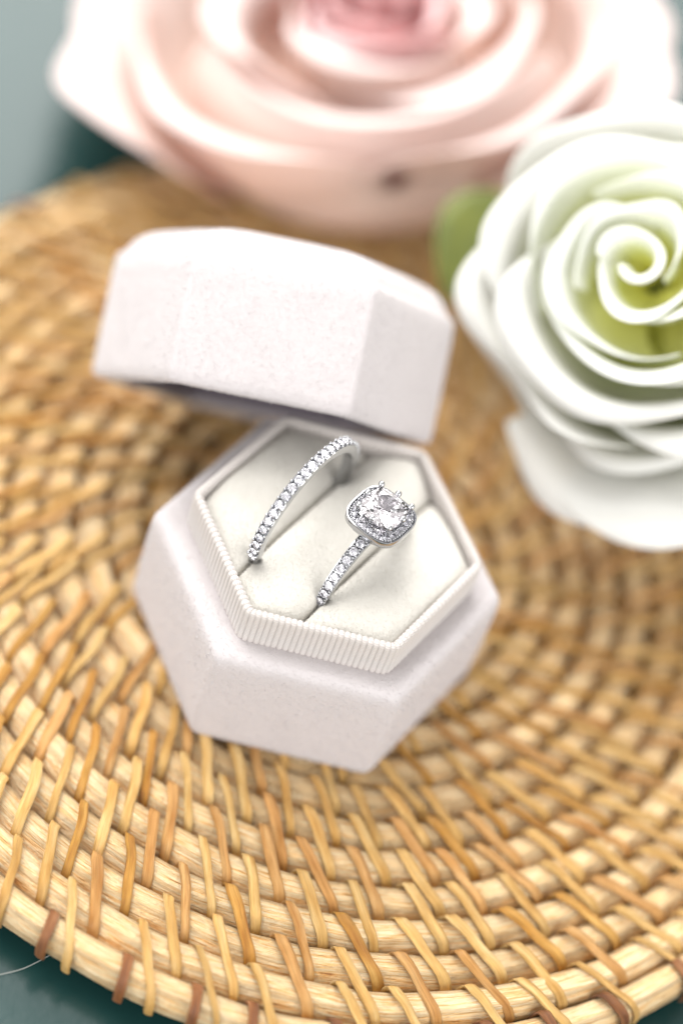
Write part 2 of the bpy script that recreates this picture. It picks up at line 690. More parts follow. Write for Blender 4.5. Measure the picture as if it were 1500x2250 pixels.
box = empty("ring_box", (0, 0, 0))
tag(box, "open off white velvet hexagonal ring box holding two rings on the tray", "box")
loops = []
for R, z in ((2.28, 0.0), (2.36, 0.02), (2.40, 0.07), (2.412, 0.2), (2.415, 0.8), (2.414, 1.4), (2.408, 1.62), (2.397, 1.71), (2.372, 1.775), (2.33, 1.822), (2.27, 1.848), (2.2, 1.856), (2.08, 1.850), (1.98, 1.835), (1.9, 1.82), (1.6, 1.82)):
    loops.append(hex_ring(R, z, 0.16, 8))
v, f = loft(loops, True, True)
shell = link("base_shell", mesh_from("base_shell", v, f), M_VELVET, box)
add_nap(shell, shell, M_NAP, 34000, 0.029, 21)

# ribbon-covered collar with real ribs
NR = 152
RCOL = 0.19
per = 8
base_loop = hex_ring(R_COL, 0, RCOL, 24)
# arc-length resample
cum = [0]
for i in range(len(base_loop)):
    a, b = Vector(base_loop[i]), Vector(base_loop[(i + 1) % len(base_loop)])
    cum.append(cum[-1] + (b - a).length)
tot = cum[-1]


def loop_at(s):
    s = s % tot
    import bisect
    i = min(bisect.bisect_right(cum, s) - 1, len(base_loop) - 1)
    a, b = Vector(base_loop[i]), Vector(base_loop[(i + 1) % len(base_loop)])
    u = (s - cum[i]) / max(1e-9, cum[i + 1] - cum[i])
    d = (b - a).normalized()
    return a.lerp(b, u), Vector((d.y, -d.x, 0))


WALL, TOPZ = 0.115, H1 + H2
prof = [(0.0, H1 - 0.03)] + [(0.0, H1 + 0.02 + (H2 - 0.10) * q / 12) for q in range(13)]
for q in range(1, 9):
    b = PI * q / 9
    prof.append((-WALL / 2 + WALL / 2 * math.cos(b), TOPZ - 0.06 + 0.06 * math.sin(b)))
prof += [(-WALL, TOPZ - 0.10), (-WALL, TOPZ - 0.25), (-WALL, TOPZ - 0.55)]
NS = NR * per
verts, uvs = [], []
vlen = [0]
for q in range(1, len(prof)):
    vlen.append(vlen[-1] + math.hypot(prof[q][0] - prof[q - 1][0], prof[q][1] - prof[q - 1][1]))
nP = len(prof)
rr = random.Random(5)
ribv = [rr.uniform(-0.15, 0.15) for _ in range(NR)]
for i in range(NS):
    p0, nrm = loop_at(tot * i / NS)
    x = (i % per) / per
    wv = 0.021 * (abs(math.sin(PI * x)) ** 0.6 - 0.7)
    sw = 0.006 * math.sin(i * 0.021) + 0.004 * math.sin(i * 0.053 + 1)
    for q in range(nP):
        o, z = prof[q]
        # rib direction leans outward-normal of the profile
        if 0 < q < nP - 1:
            tx, tz = prof[q + 1][0] - prof[q - 1][0], prof[q + 1][1] - prof[q - 1][1]
        else:
            tx, tz = 0, 1
        L = math.hypot(tx, tz)
        nx, nz = tz / L, -tx / L
        pp = p0 + nrm * (o + nx * wv)
        verts.append((pp.x, pp.y, z + nz * wv + sw * (z - H1)))
faces = grid_faces(NS, nP, True, False)
me = bpy.data.meshes.new("ribbon_collar")
me.from_pydata([(a * S, b * S, c * S) for a, b, c in verts], [], faces)
uvl = me.uv_layers.new(name="UVMap")
k = 0
for fi in range(len(faces)):
    i0, q0 = fi // (nP - 1), fi % (nP - 1)
    for di, dq in ((0, 0), (1, 0), (1, 1), (0, 1)):
        uvl.data[k].uv = (min((i0 + di) / per, i0 // per + 0.999), vlen[q0 + dq])
        k += 1
me.polygons.foreach_set("use_smooth", [True] * len(me.polygons))
link("ribbon_collar", me, M_RIB, box)

# cushion: three velvet rolls with two slots between them, slots run along the 60 degree direction
DV = Vector((math.cos(RAD(60)), math.sin(RAD(60)), 0))
PV = Vector((math.sin(RAD(60)), -math.cos(RAD(60)), 0))
R_IN = R_COL - WALL + 0.015
AP = R_IN * math.cos(RAD(30))


def roll(name, p0, p1, seed, ztop):
    g = random.Random(seed)
    ph = [g.uniform(0, 6.28) for _ in range(6)]
    npp, nd = 30, 46
    verts = []
    for i in range(npp):
        u = i / (npp - 1)
        # steep walls into the slots, soft rounded top
        e = 2 * u - 1
        pe = math.copysign(abs(math.sin(e * PI / 2)), e)
        p = p0 + (p1 - p0) * (pe * 0.5 + 0.5)
        edge = abs(pe)
        prof_z = -0.13 * max(0, (edge - 0.90) / 0.10) ** 2.4 - 0.16 * edge ** 2.4
        if (e < 0 and abs(p0 + AP) < 0.01) or (e > 0 and abs(p1 - AP) < 0.01):
            prof_z = -0.14 * max(0, (edge - 0.86) / 0.14) ** 2.0 - 0.08 * edge ** 2.4
        hl = R_IN - abs(p) * (R_IN / 2) / AP
        for j in range(nd):
            t = -1 + 2 * j / (nd - 1)
            t = math.copysign(abs(math.sin(t * PI / 2)), t)
            ez = -0.13 * max(0, (abs(t) - 0.88) / 0.12) ** 2.0 - 0.12 * abs(t) ** 4
            d = t * hl
            z = ztop + prof_z + ez
            z += 0.012 * math.sin(3 * d + ph[0]) * math.sin(4 * p + ph[1]) + 0.006 * math.sin(9 * d + ph[2]) * math.sin(8 * p + ph[3])
            q = DV * d + PV * p
            verts.append((q.x, q.y, z))
    o = link(name, mesh_from(name, verts, grid_faces(npp, nd, flip=False)), M_CUSH, box)
    add_nap(o, o, M_NAP2, 3600, 0.032, 30 + seed)
    return o


SL1, SL2 = -0.53, 0.51
roll("cushion_roll", -AP, SL1, 1, 2.40)
roll("cushion_roll", SL1, SL2, 2, 2.42)
roll("cushion_roll", SL2, AP, 3, 2.40)
bm = bmesh.new()
vs = [bm.verts.new(p) for p in hex_ring(R_IN, 1.55, 0.1, 4)]
bm.faces.new(vs)
link("cushion_bed", bm_to_mesh(bm, "cushion_bed"), M_CUSH, box)

# ------------------------------------------------------------------ lid, leaning back behind the base
lid = empty("velvet_lid")
LR = Matrix(((0.9954, 0.0861, -0.0412), (-0.0252, 0.654, 0.7561), (0.092, -0.7516, 0.6532)))
LR = Matrix.Rotation(math.radians(-3.5), 3, 'X') @ LR
LT = Vector((-1.3047, 2.0213, 2.0232)) + FW * 0.40
lid.matrix_world = Matrix.Translation(LT * S) @ LR.to_4x4()
tag(lid, "off white velvet hexagonal lid leaning back behind the open ring box", "lid")
LH = 1.78
loops = []
for R, z in ((2.20, 1.2), (2.20, 0.30), (2.20, 0.04), (2.215, 0.012), (2.25, 0.0), (2.32, 0.0), (2.37, 0.015), (2.40, 0.06), (2.41, 0.2), (2.41, 0.9), (2.41, 1.5), (2.40, LH - 0.09), (2.37, LH - 0.03), (2.32, LH)):
    loops.append(hex_ring(R, z, 0.10, 6))
# soft domed top
for R, dz in ((2.28, 0.03), (2.25, 0.09), (2.20, 0.17), (2.12, 0.25), (1.98, 0.33), (1.75, 0.40), (1.4, 0.46), (1.0, 0.50), (0.6, 0.52), (0.2, 0.525)):
    loops.append(hex_ring(R, LH + dz, min(0.10 + 0.25 * (2.32 - R), R * 0.6), 6))
v, f = loft(loops, True, False)
shell = link("lid_shell", mesh_from("lid_shell", v, f), M_VELVET, lid)
add_nap(shell, shell, M_NAP, 34000, 0.029, 22)
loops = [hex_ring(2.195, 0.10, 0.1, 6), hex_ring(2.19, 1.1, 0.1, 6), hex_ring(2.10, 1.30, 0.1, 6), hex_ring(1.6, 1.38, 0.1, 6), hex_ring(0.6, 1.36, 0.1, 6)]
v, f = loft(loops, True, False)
link("lid_lining", mesh_from("lid_lining", v, f), M_LINE_SHADED, lid)


# ------------------------------------------------------------------ stones and metal pieces
def brilliant(name, r, n=8, crown=0.32, pav=0.80, table=0.56):
    bm = bmesh.new()

    def ringv(rad, z, off=0.0, cnt=n):
        return [bm.verts.new((rad * math.cos(2 * PI * (i + off) / cnt), rad * math.sin(2 * PI * (i + off) / cnt), z)) for i in range(cnt)]
    tb = ringv(r * table, r * crown, 0.5)
    md = ringv(r * 0.80, r * crown * 0.62, 0.0)
    gt = ringv(r, 0.03 * r, 0.0, 2 * n)
    gb = ringv(r, -0.03 * r, 0.0, 2 * n)
    pv = ringv(r * 0.45, -r * pav * 0.58, 0.5)
    cu = bm.verts.new((0, 0, -r * pav))
    bm.faces.new(tb)
    for i in range(n):
        j = (i + 1) % n
        bm.faces.new((tb[i - 1], md[i], tb[i]))                       # star
        bm.faces.new((tb[i], md[i], gt[2 * i + 1], md[j]))             # kite
        bm.faces.new((md[i], gt[2 * i], gt[2 * i + 1]))
        bm.faces.new((md[i], gt[2 * i - 1], gt[2 * i]))
        bm.faces.new((gb[2 * i], gb[2 * i - 1], pv[i - 1]))
        bm.faces.new((gb[2 * i + 1], gb[2 * i], pv[i]))
        bm.faces.new((gb[2 * i], pv[i - 1], pv[i]))
        bm.faces.new((pv[i - 1], cu, pv[i]))
    for i in range(2 * n):
        j = (i + 1) % (2 * n)
        bm.faces.new((gt[i], gb[i], gb[j], gt[j]))
    bmesh.ops.recalc_face_normals(bm, faces=bm.faces)
    return bm_to_mesh(bm, name)


def ball(name, r, sx=1, sy=1, sz=1, sub=2):
    bm = bmesh.new()
    bmesh.ops.create_icosphere(bm, subdivisions=sub, radius=r)
    bmesh.ops.scale(bm, vec=(sx, sy, sz), verts=bm.verts)
    return bm_to_mesh(bm, name, True)


def ring_frame(p, q, zc):
    """matrix: local x = along the slot, local y = across the slot, local z = up"""
    c = DV * q + PV * p + Vector((0, 0, zc))
    mm = Matrix.Identity(4)
    Y = Vector((0, 0, 1)).cross(DV)
    for i in range(3):
        mm[i][0], mm[i][1], mm[i][2], mm[i][3] = DV[i], Y[i], (0, 0, 1)[i], c[i] * S
    return mm


def sweep_ring(name, sections, mat, parent, n=180):
    """sections(theta) -> list of (across, radius)"""
    verts = []
    for i in range(n):
        th = 2 * PI * i / n
        for y, r in sections(th):
            verts.append((r * math.cos(th), y, r * math.sin(th)))
    k = len(sections(0))
    me = mesh_from(name, verts, grid_faces(n, k, True, True, True))
    o = link(name, me, mat, parent)
    try:
        me.set_sharp_from_angle(angle=RAD(35))
    except Exception:
        pass
    return o


def place_on_ring(o, th, r, y, parent):
    """orient local +z outwards at ring angle th"""
    o.parent = parent
    rad = Vector((math.cos(th), 0, math.sin(th)))
    tan = Vector((-math.sin(th), 0, math.cos(th)))
    ax = Vector((0, 1, 0))
    mm = Matrix.Identity(4)
    for i in range(3):
        mm[i][0], mm[i][1], mm[i][2], mm[i][3] = tan[i], ax[i] * -1, rad[i], (rad[i] * r + ax[i] * y) * S
    o.matrix_local = mm


# --- pave eternity band
band = empty("eternity_ring")
band.matrix_world = ring_frame(SL1 + 0.02, -0.20, 2.58)
tag(band, "slim silver band paved with small clear stones, standing nearer the lid", "ring")
RHO = 1.05


def sec_band(th):
    deg = math.degrees(th)
    on = -20 < (deg if deg < 270 else deg - 360) < 192
    if on:
        return [(-0.0757, RHO - 0.135), (-0.0791, RHO - 0.06), (-0.0740, RHO - 0.012), (-0.0568, RHO - 0.014), (-0.0499, RHO - 0.085), (0.0499, RHO - 0.085), (0.0568, RHO - 0.014), (0.0740, RHO - 0.012), (0.0791, RHO - 0.06), (0.0757, RHO - 0.135)]
    return [(-0.0688, RHO - 0.135), (-0.0791, RHO - 0.10), (-0.0740, RHO - 0.03), (-0.0568, RHO - 0.018), (-0.0258, RHO - 0.012), (0.0258, RHO - 0.012), (0.0568, RHO - 0.018), (0.0740, RHO - 0.03), (0.0791, RHO - 0.10), (0.0688, RHO - 0.135)]


sweep_ring("shank", sec_band, M_METAL, band)
st = brilliant("stone", 0.056)
st.materials.append(M_STONE)
pr = ball("prong", 0.025, 1.0, 0.75, 1.5)
pr.materials.append(M_METAL)
step = 0.134 / RHO
th = RAD(188)
while th > RAD(-12):
    o = link("stone", st, None, band)
    place_on_ring(o, th, RHO + 0.012, 0, band)
    for sgn in (-1, 1):
        o = link("prong", pr, None, band)
        place_on_ring(o, th - step / 2, RHO + 0.008, sgn * 0.060, band)
    th -= step

# --- halo engagement ring
halo = empty("halo_ring")
HZ = 2.05
RH2 = 0.985
halo.matrix_world = ring_frame(SL2 - 0.01, -0.075, HZ)
tag(halo, "silver ring with square cushion stone in a halo and a stone set band", "ring")


def sec_halo(th):
    w = 0.077 + 0.014 * max(0, math.sin(th)) ** 3
    deg = math.degrees(th)
    if 12 < deg < 168 or True:
        return [(-w * 0.9, RH2 - 0.125), (-w, RH2 - 0.06), (-w * 0.97, RH2 - 0.004), (-w * 0.82, RH2), (-w * 0.70, RH2 - 0.045), (w * 0.70, RH2 - 0.045), (w * 0.82, RH2), (w * 0.97, RH2 - 0.004), (w, RH2 - 0.06), (w * 0.9, RH2 - 0.125)]


sweep_ring("shank", sec_halo, M_METAL, halo)
st2 = brilliant("stone", 0.057)
st2.materials.append(M_STONE)
bead = ball("bead", 0.015, sub=2)
bead.materials.append(M_METAL)
step = 0.138 / RH2
for side in (1, -1):
    for i in range(9):
        th = PI / 2 + side * (0.36 + i * step)
        o = link("stone", st2, None, halo)
        place_on_ring(o, th, RH2 + 0.002, 0, halo)
        for sgn in (-1, 1):
            for dt in (-0.5, -0.22, 0.22):
                o = link("bead", bead, None, halo)
                place_on_ring(o, th + dt * step, RH2 - 0.002, sgn * (0.050 if dt == -0.5 else 0.064), halo)


def sup(a, n, half):
    c, s = math.cos(a), math.sin(a)
    r = half / ((abs(c) ** n + abs(s) ** n) ** (1 / n))
    return r * c, r * s


ZP = 3.28 - HZ           # halo plane above the ring centre
NSUP = 96


def sup_loops(spec):
    loops = []
    for half, n, z in spec:
        loops.append([(*sup(2 * PI * i / NSUP, n, half), z) for i in range(NSUP)])
    return loops


v, f = loft(sup_loops([(0.17, 2.6, ZP - 0.26), (0.24, 2.8, ZP - 0.22), (0.33, 3.0, ZP - 0.15), (0.375, 3.2, ZP - 0.115), (0.398, 3.3, ZP - 0.105), (0.408, 3.3, ZP - 0.09), (0.410, 3.3, ZP - 0.03), (0.404, 3.3, ZP + 0.002), (0.392, 3.3, ZP + 0.006), (0.382, 3.3, ZP - 0.008), (0.372, 3.3, ZP - 0.04), (0.26, 3.2, ZP - 0.045), (0.225, 3.0, ZP - 0.02), (0.215, 3.0, ZP - 0.02), (0.15, 2.6, ZP - 0.14)]), True, True)
hm = mesh_from("halo_plate", v, f)
try:
    hm.set_sharp_from_angle(angle=RAD(40))
except Exception:
    pass
halo_plate = link("halo_plate", hm, M_METAL, halo)
# little pierced gallery rail under the halo
v, f = loft(sup_loops([(0.20, 2.6, ZP - 0.34), (0.235, 2.7, ZP - 0.33), (0.245, 2.7, ZP - 0.30), (0.235, 2.7, ZP - 0.27), (0.20, 2.6, ZP - 0.26)]))
link("gallery_rail", mesh_from("gallery_rail", v, f), M_METAL, halo)
for i in range(8):
    a = 2 * PI * (i + 0.5) / 8
    x0, y0 = sup(a, 2.7, 0.235)
    x1, y1 = sup(a, 3.2, 0.36)
    d = Vector((x1 - x0, y1 - y0, 0.17))
    bm = bmesh.new()
    bmesh.ops.create_cone(bm, cap_ends=True, segments=8, radius1=0.022, radius2=0.022, depth=d.length)
    mm = Matrix.Translation(Vector(((x0 + x1) / 2, (y0 + y1) / 2, ZP - 0.215))) @ d.to_track_quat('Z', 'Y').to_matrix().to_4x4()
    bmesh.ops.transform(bm, matrix=mm, verts=bm.verts)
    link("gallery_strut", bm_to_mesh(bm, "gallery_strut", True), M_METAL, halo)
st3 = brilliant("halo_stone", 0.050, crown=0.36)
st3.materials.append(M_STONE)
sb = ball("bead", 0.0145, sub=2)
sb.materials.append(M_METAL)
NH = 22
# equal spacing along the cushion outline
dense = [Vector(sup(2 * PI * i / 720, 3.2, 0.322)) for i in range(720)]
cl = [0]
for i in range(720):
    cl.append(cl[-1] + (dense[(i + 1) % 720] - dense[i]).length)


def on_halo(t, half):
    s = (t % 1.0) * cl[-1]
    for i in range(720):
        if cl[i + 1] >= s:
            a = 2 * PI * (i + (s - cl[i]) / (cl[i + 1] - cl[i])) / 720
            return sup(a, 3.2, half)


for i in range(NH):
    x, y = on_halo(i / NH, 0.322)
    link("halo_stone", st3, None, halo_plate, (x, y, ZP - 0.008))
    for half in (0.362, 0.283):
        for e in (-0.16, 0.16):
            x, y = on_halo((i + 0.5 + e) / NH, half)
            link("bead", sb, None, halo_plate, (x, y, ZP - 0.006))


def cushion_stone(half, zg):
    bm = bmesh.new()
    n = 24

    def lp(h, ex, z, off=0):
        return [bm.verts.new((*sup(2 * PI * (i + off) / n, ex, h), z)) for i in range(n)]
    # table octagon, crown, girdle, pavilion
    tb8 = [bm.verts.new((*sup(2 * PI * (i + 0.5) / 8, 4.0, half * 0.62), zg + half * 0.28)) for i in range(8)]
    md8 = [bm.verts.new((*sup(2 * PI * i / 8, 4.5, half * 0.84), zg + half * 0.17)) for i in range(8)]
    g16 = [bm.verts.new((*sup(2 * PI * i / 16, 5.0, half), zg + 0.008)) for i in range(16)]
    b16 = [bm.verts.new((*sup(2 * PI * i / 16, 5.0, half), zg - 0.008)) for i in range(16)]
    p8 = [bm.verts.new((*sup(2 * PI * (i + 0.5) / 8, 3.2, half * 0.60), zg - half * 0.42)) for i in range(8)]
    q8 = [bm.verts.new((*sup(2 * PI * i / 8, 2.0, half * 0.28), zg - half * 0.66)) for i in range(8)]
    cu = bm.verts.new((0, 0, zg - half * 0.82))
    bm.faces.new(tb8)
    for i in range(8):
        j = (i + 1) % 8
        bm.faces.new((tb8[i - 1], md8[i], tb8[i]))
        bm.faces.new((tb8[i], md8[i], g16[2 * i + 1]))
        bm.faces.new((tb8[i], g16[2 * i + 1], md8[j]))
        bm.faces.new((md8[i], g16[2 * i], g16[2 * i + 1]))
        bm.faces.new((md8[i], g16[2 * i - 1], g16[2 * i]))
        bm.faces.new((b16[2 * i], b16[2 * i - 1], p8[i - 1]))
        bm.faces.new((b16[2 * i + 1], b16[2 * i], p8[i]))
        bm.faces.new((b16[2 * i], p8[i - 1], q8[i]))
        bm.faces.new((b16[2 * i], q8[i], p8[i]))
        bm.faces.new((p8[i], q8[i], q8[j]))
        bm.faces.new((q8[i], cu, q8[j]))
    for i in range(16):
        j = (i + 1) % 16
        bm.faces.new((g16[i], b16[i], b16[j], g16[j]))
    bmesh.ops.recalc_face_normals(bm, faces=bm.faces)
    return bm_to_mesh(bm, "center_stone")


ZG = ZP + 0.13
cs = cushion_stone(0.275, ZG)
center = link("center_stone", cs, M_STONE2, halo)
for i in range(8):
    a = PI * i / 4
    x, y = sup(a, 4.6, 0.292)
    x0, y0 = sup(a, 3.2, 0.245)
    verts = []
    path = [Vector((x0, y0, ZP - 0.05)), Vector((x * 0.98, y * 0.98, ZP + 0.05)), Vector((x, y, ZG)), Vector((x * 0.985, y * 0.985, ZG + 0.035))]
    radii = [0.022, 0.024, 0.026, 0.026]
    rings = []
    ax = Vector((math.cos(a), math.sin(a), 0))
    sd = Vector((-ax.y, ax.x, 0))
    for pth, rd in zip(path, radii):
        rings.append([tuple(pth + ax * rd * math.cos(2 * PI * q / 12) + sd * rd * math.sin(2 * PI * q / 12)) for q in range(12)])
    # ball tip
    tip = path[-1] + Vector((-ax.x * 0.002, -ax.y * 0.002, 0.026))
    for q in range(-2, 6):
        b = PI / 2 * q / 5.5
        rr_ = 0.043 * math.cos(b)
        rings.append([tuple(tip + Vector((0, 0, 0.043 * math.sin(b))) + ax * rr_ * math.cos(2 * PI * s_ / 12) + sd * rr_ * math.sin(2 * PI * s_ / 12)) for s_ in range(12)])
    v, f = loft(rings, True, True)
    link("prong", mesh_from("prong", v, f), M_METAL, halo)


# ------------------------------------------------------------------ roses
def petal_mesh(phi, halfw, prof, seed, tipdrop=0.22, wave=0.06, cup=0.0, ns=25, nt=22, point=0.0, spiral=0.0, shift=0.0):
    g = random.Random(seed)
    ph = [g.uniform(0, 6.28) for _ in range(6)]
    fr = [g.uniform(1.5, 3.0), g.uniform(3.0, 5.0)]
    verts, attr = [], []
    for i in range(ns):
        s = -1 + 2 * i / (ns - 1)
        for j in range(nt):
            t = j / (nt - 1)
            te = t * (1 - tipdrop * abs(s) ** 2.4 + point * (1 - abs(s)) ** 2 * 0.2)
            r, z = lerp_pts(prof, te / (1 + point * 0.2))
            w = halfw * (0.55 + 0.45 * min(1, t * 1.6))
            a = phi + s * w
            wv = wave * t * t * (math.sin(fr[0] * s * 2 + ph[0]) + 0.5 * math.sin(fr[1] * s * 2 + ph[1]))
            r2 = r + spiral * s * min(1, t * 2) + wv * 0.8
            z2 = z + wv * 0.7 + 0.03 * math.sin(3 * t + ph[2]) * t
            verts.append((r2 * math.cos(a), r2 * math.sin(a), z2))
            attr.append(te)
    if shift:
        ox, oy, tx, ty = (g.uniform(-1, 1) * shift for _ in range(4))
        verts = [(x + ox * z / 3 + 0, y + oy * z / 3, z + 0.35 * (tx * x + ty * y)) for x, y, z in verts]
    me = mesh_from("petal", verts, grid_faces(ns, nt), True, None, attr)
    return me


def add_petal(rose, mat, me, thick=0.05):
    o = link("petal", me, mat, rose)
    md = o.modifiers.new("thickness", 'SOLIDIFY')
    md.thickness = thick * S
    md.offset = 0
    sb_ = o.modifiers.new("smooth", 'SUBSURF')
    sb_.levels = sb_.render_levels = 1
    return o


PINK = [(0.0, (0.710, 0.364, 0.269)), (0.22, (0.818, 0.606, 0.504)), (0.45, (0.845, 0.700, 0.623)), (0.75, (0.845, 0.744, 0.710)), (1.0, (0.845, 0.753, 0.735))]
HEART = [(0.0, (0.540, 0.161, 0.161)), (0.40, (0.713, 0.362, 0.362)), (0.75, (0.799, 0.563, 0.563)), (1.0, (0.832, 0.632, 0.632))]


def at_pixel(x, y, depth):
    return CAM + (FW + RT * ((x - 750) / 5625) + UP * ((1125 - y) / 5625)) * depth


def at_height(x, y, z):
    d = FW + RT * ((x - 750) / 5625) + UP * ((1125 - y) / 5625)
    return CAM + d * ((z - CAM.z) / d.z)


BROWN_SPOT = at_height(862, 395, 1.25)  # centre of a dark brown spot mixed into the petal colour
M_PINK = mat_petal("pink_petal", PINK, 0.36, (1, 0.88, 0.84), (BROWN_SPOT, 0.34, (0.16, 0.035, 0.03)))
M_HEART = mat_petal("rose_heart_petal", HEART, 0.3, (1, 0.75, 0.75))
rose = empty("pink_rose")
_t = math.radians(42)
p_axis = (-FW * math.cos(_t) + UP * math.sin(_t)).normalized()
p_y = (UP * math.cos(_t) + FW * math.sin(_t)).normalized()
p_h = at_pixel(802, -38, 39.9)
mm = Matrix.Identity(4)
for i in range(3):
    mm[i][0], mm[i][1], mm[i][2], mm[i][3] = RT[i], p_y[i], p_axis[i], (p_h - p_axis * 3.1)[i] * S
rose.matrix_world = mm @ Matrix.Diagonal((1.0, 1.0, 1.0, 1.0))
tag(rose, "large pale pink rose lying blurred behind the ring box lid", "rose")
rg = random.Random(11)
LAY = [
    # count, half width, profile (r, z) base to lip, phase, tipdrop, wave, material, spiral
    (1, 2.6, [(0.05, 1.4), (0.20, 2.0), (0.26, 2.6), (0.24, 2.95)], 0.3, 0.15, 0.03, M_HEART, 0.14),
    (2, 2.0, [(0.10, 1.2), (0.50, 1.8), (0.62, 2.5), (0.66, 2.90), (0.72, 3.02)], 1.1, 0.30, 0.06, M_HEART, 0.20),
    (3, 1.5, [(0.15, 1.0), (0.90, 1.6), (1.08, 2.3), (1.12, 2.75), (1.26, 2.92), (1.40, 2.86)], 2.2, 0.35, 0.08, M_HEART, 0.24),
    (3, 1.5, [(0.2, 0.8), (1.35, 1.4), (1.62, 2.1), (1.66, 2.60), (1.85, 2.80), (2.10, 2.70)], 4.45, 0.38, 0.10, M_PINK, 0.26),
    (3, 1.5, [(0.2, 0.6), (1.80, 1.1), (2.20, 1.8), (2.24, 2.35), (2.48, 2.62), (2.85, 2.55)], 5.3, 0.40, 0.12, M_PINK, 0.30),
]
for li, (cnt, hw, pf, ph0, td, wv, mt, spi) in enumerate(LAY):
    for i in range(cnt):
        phi = ph0 + 2 * PI * i / cnt + rg.uniform(-0.12, 0.12)
        k_ = 1 + rg.uniform(-0.04, 0.04)
        add_petal(rose, mt, petal_mesh(phi, hw * rg.uniform(0.92, 1.08), [(r * k_, z + rg.uniform(-0.04, 0.04)) for r, z in pf], li * 20 + i, min(0.58, td + 0.12), wv * 1.9, point=1.1, spiral=spi, shift=0.20 + 0.06 * li), 0.045)

# big outer petals, each with its own place and opening
CUPPED = [(0.3, 0.0), (2.0, -0.10), (3.05, 0.55), (3.30, 1.30), (3.05, 1.95), (2.78, 2.36), (2.85, 2.60), (3.10, 2.62)]
HALF = [(0.3, 0.0), (2.1, 0.05), (3.2, 0.75), (3.60, 1.50), (3.72, 2.10), (3.95, 2.42), (4.25, 2.38)]
OPEN = [(0.3, 0.0), (2.1, 0.15), (3.2, 0.85), (3.85, 1.55), (4.30, 1.95), (4.72, 2.05), (5.0, 1.85)]
for n_, (deg, hw, pf, td, wv, sc, spi, pt) in enumerate((
        (266, 1.45, CUPPED, 0.34, 0.16, 0.94, 0.22, 0.2), (222, 1.05, HALF, 0.40, 0.16, 0.92, -0.20, 0.3), (322, 0.95, HALF, 0.40, 0.16, 0.90, 0.20, 0.3),
        (186, 0.75, OPEN, 0.35, 0.14, 0.97, 0.20, 1.2), (345, 0.75, OPEN, 0.32, 0.14, 0.98, 0.2, 0.8), (15, 0.80, OPEN, 0.3, 0.12, 0.98, 0.2, 0.4),
        (60, 0.9, HALF, 0.3, 0.12, 1.0, 0.2, 0.3), (105, 0.9, HALF, 0.3, 0.12, 1.0, 0.2, 0.3), (150, 0.85, OPEN, 0.3, 0.12, 0.95, 0.2, 0.4))):
    add_petal(rose, M_PINK, petal_mesh(RAD(deg), hw, [(r * sc, z + rg.uniform(-0.03, 0.03)) for r, z in pf], 200 + n_, td, wv, point=pt, spiral=spi, ns=33, nt=28), 0.045)

WHITE = [(0.0, (0.693, 0.664, 0.095)), (0.22, (0.786, 0.786, 0.286)), (0.40, (0.842, 0.851, 0.628)), (0.54, (0.869, 0.869, 0.858)), (1.0, (0.869, 0.869, 0.886))]
WOUT = [(0.0, (0.453, 0.522, 0.198)), (0.30, (0.707, 0.713, 0.556)), (0.50, (0.833, 0.829, 0.803)), (1.0, (0.843, 0.839, 0.830))]
M_WHITE = mat_petal("white_petal", WHITE, 0.38, (0.96, 1, 0.8))
M_WOUT = mat_petal("white_outer_petal", WOUT, 0.3, (0.98, 1, 0.9))
wr = empty("white_rose")
heart_c = CAM + (FW + RT * ((1400 - 750) / 5625) + UP * ((1125 - 570) / 5625)) * 34.6
base_c = CAM + (FW + RT * ((1500 - 750) / 5625) + UP * ((1125 - 730) / 5625)) * 37.5
axis = (heart_c - base_c).normalized()
base_c = heart_c - axis * 3.1
q_ = axis.to_track_quat('Z', 'Y').to_matrix().to_4x4()
base_c = heart_c - axis * 3.1 * 0.82
wr.matrix_world = Matrix.Translation(base_c * S) @ q_ @ Matrix.Scale(0.82, 4)
tag(wr, "white rose with yellow green folds at the right of the ring box", "rose")
WL = [
    (1, 2.8, [(0.16, 2.3), (0.24, 2.6), (0.30, 2.9), (0.38, 3.10), (0.50, 3.12)], 0.9, 0.15, 0.06, M_WHITE, 0.14),
    (2, 2.0, [(0.20, 1.9), (0.62, 2.3), (0.74, 2.75), (0.82, 3.06), (0.98, 3.10)], 2.3, 0.35, 0.09, M_WHITE, 0.26),
    (2, 2.0, [(0.20, 1.6), (1.02, 2.1), (1.18, 2.6), (1.28, 2.98), (1.48, 3.04)], 4.1, 0.38, 0.12, M_WHITE, 0.32),
    (2, 2.0, [(0.20, 1.2), (1.42, 1.8), (1.64, 2.4), (1.74, 2.82), (1.98, 2.90)], 5.5, 0.40, 0.16, M_WHITE, 0.34),
    (3, 1.50, [(0.20, 0.8), (1.75, 1.3), (2.08, 2.0), (2.20, 2.48), (2.48, 2.62), (2.66, 2.52)], 2.9, 0.40, 0.18, M_WOUT, 0.30),
    (3, 1.45, [(0.10, 0.3), (1.95, 0.5), (2.45, 1.3), (2.62, 1.95), (2.86, 2.22), (3.10, 2.12)], 4.2, 0.40, 0.22, M_WOUT, 0.26),
    (4, 1.05, [(0.10, 0.0), (1.80, -0.1), (2.55, 0.45), (2.75, 1.0), (2.92, 1.25), (3.10, 1.15)], 0.75, 0.38, 0.2, M_WOUT, 0.2),
]
for li, (cnt, hw, pf, ph0, td, wv, mt, spi) in enumerate(WL):
    for i in range(cnt):
        phi = ph0 + 2 * PI * i / cnt + rg.uniform(-0.12, 0.12)
        k_ = 1 + rg.uniform(-0.04, 0.04)
        add_petal(wr, mt, petal_mesh(phi, hw * rg.uniform(0.95, 1.08), [(r * k_, z + rg.uniform(-0.05, 0.05)) for r, z in pf], 300 + li * 20 + i, td, wv * 1.15, ns=41, spiral=spi, shift=0.10), 0.026)

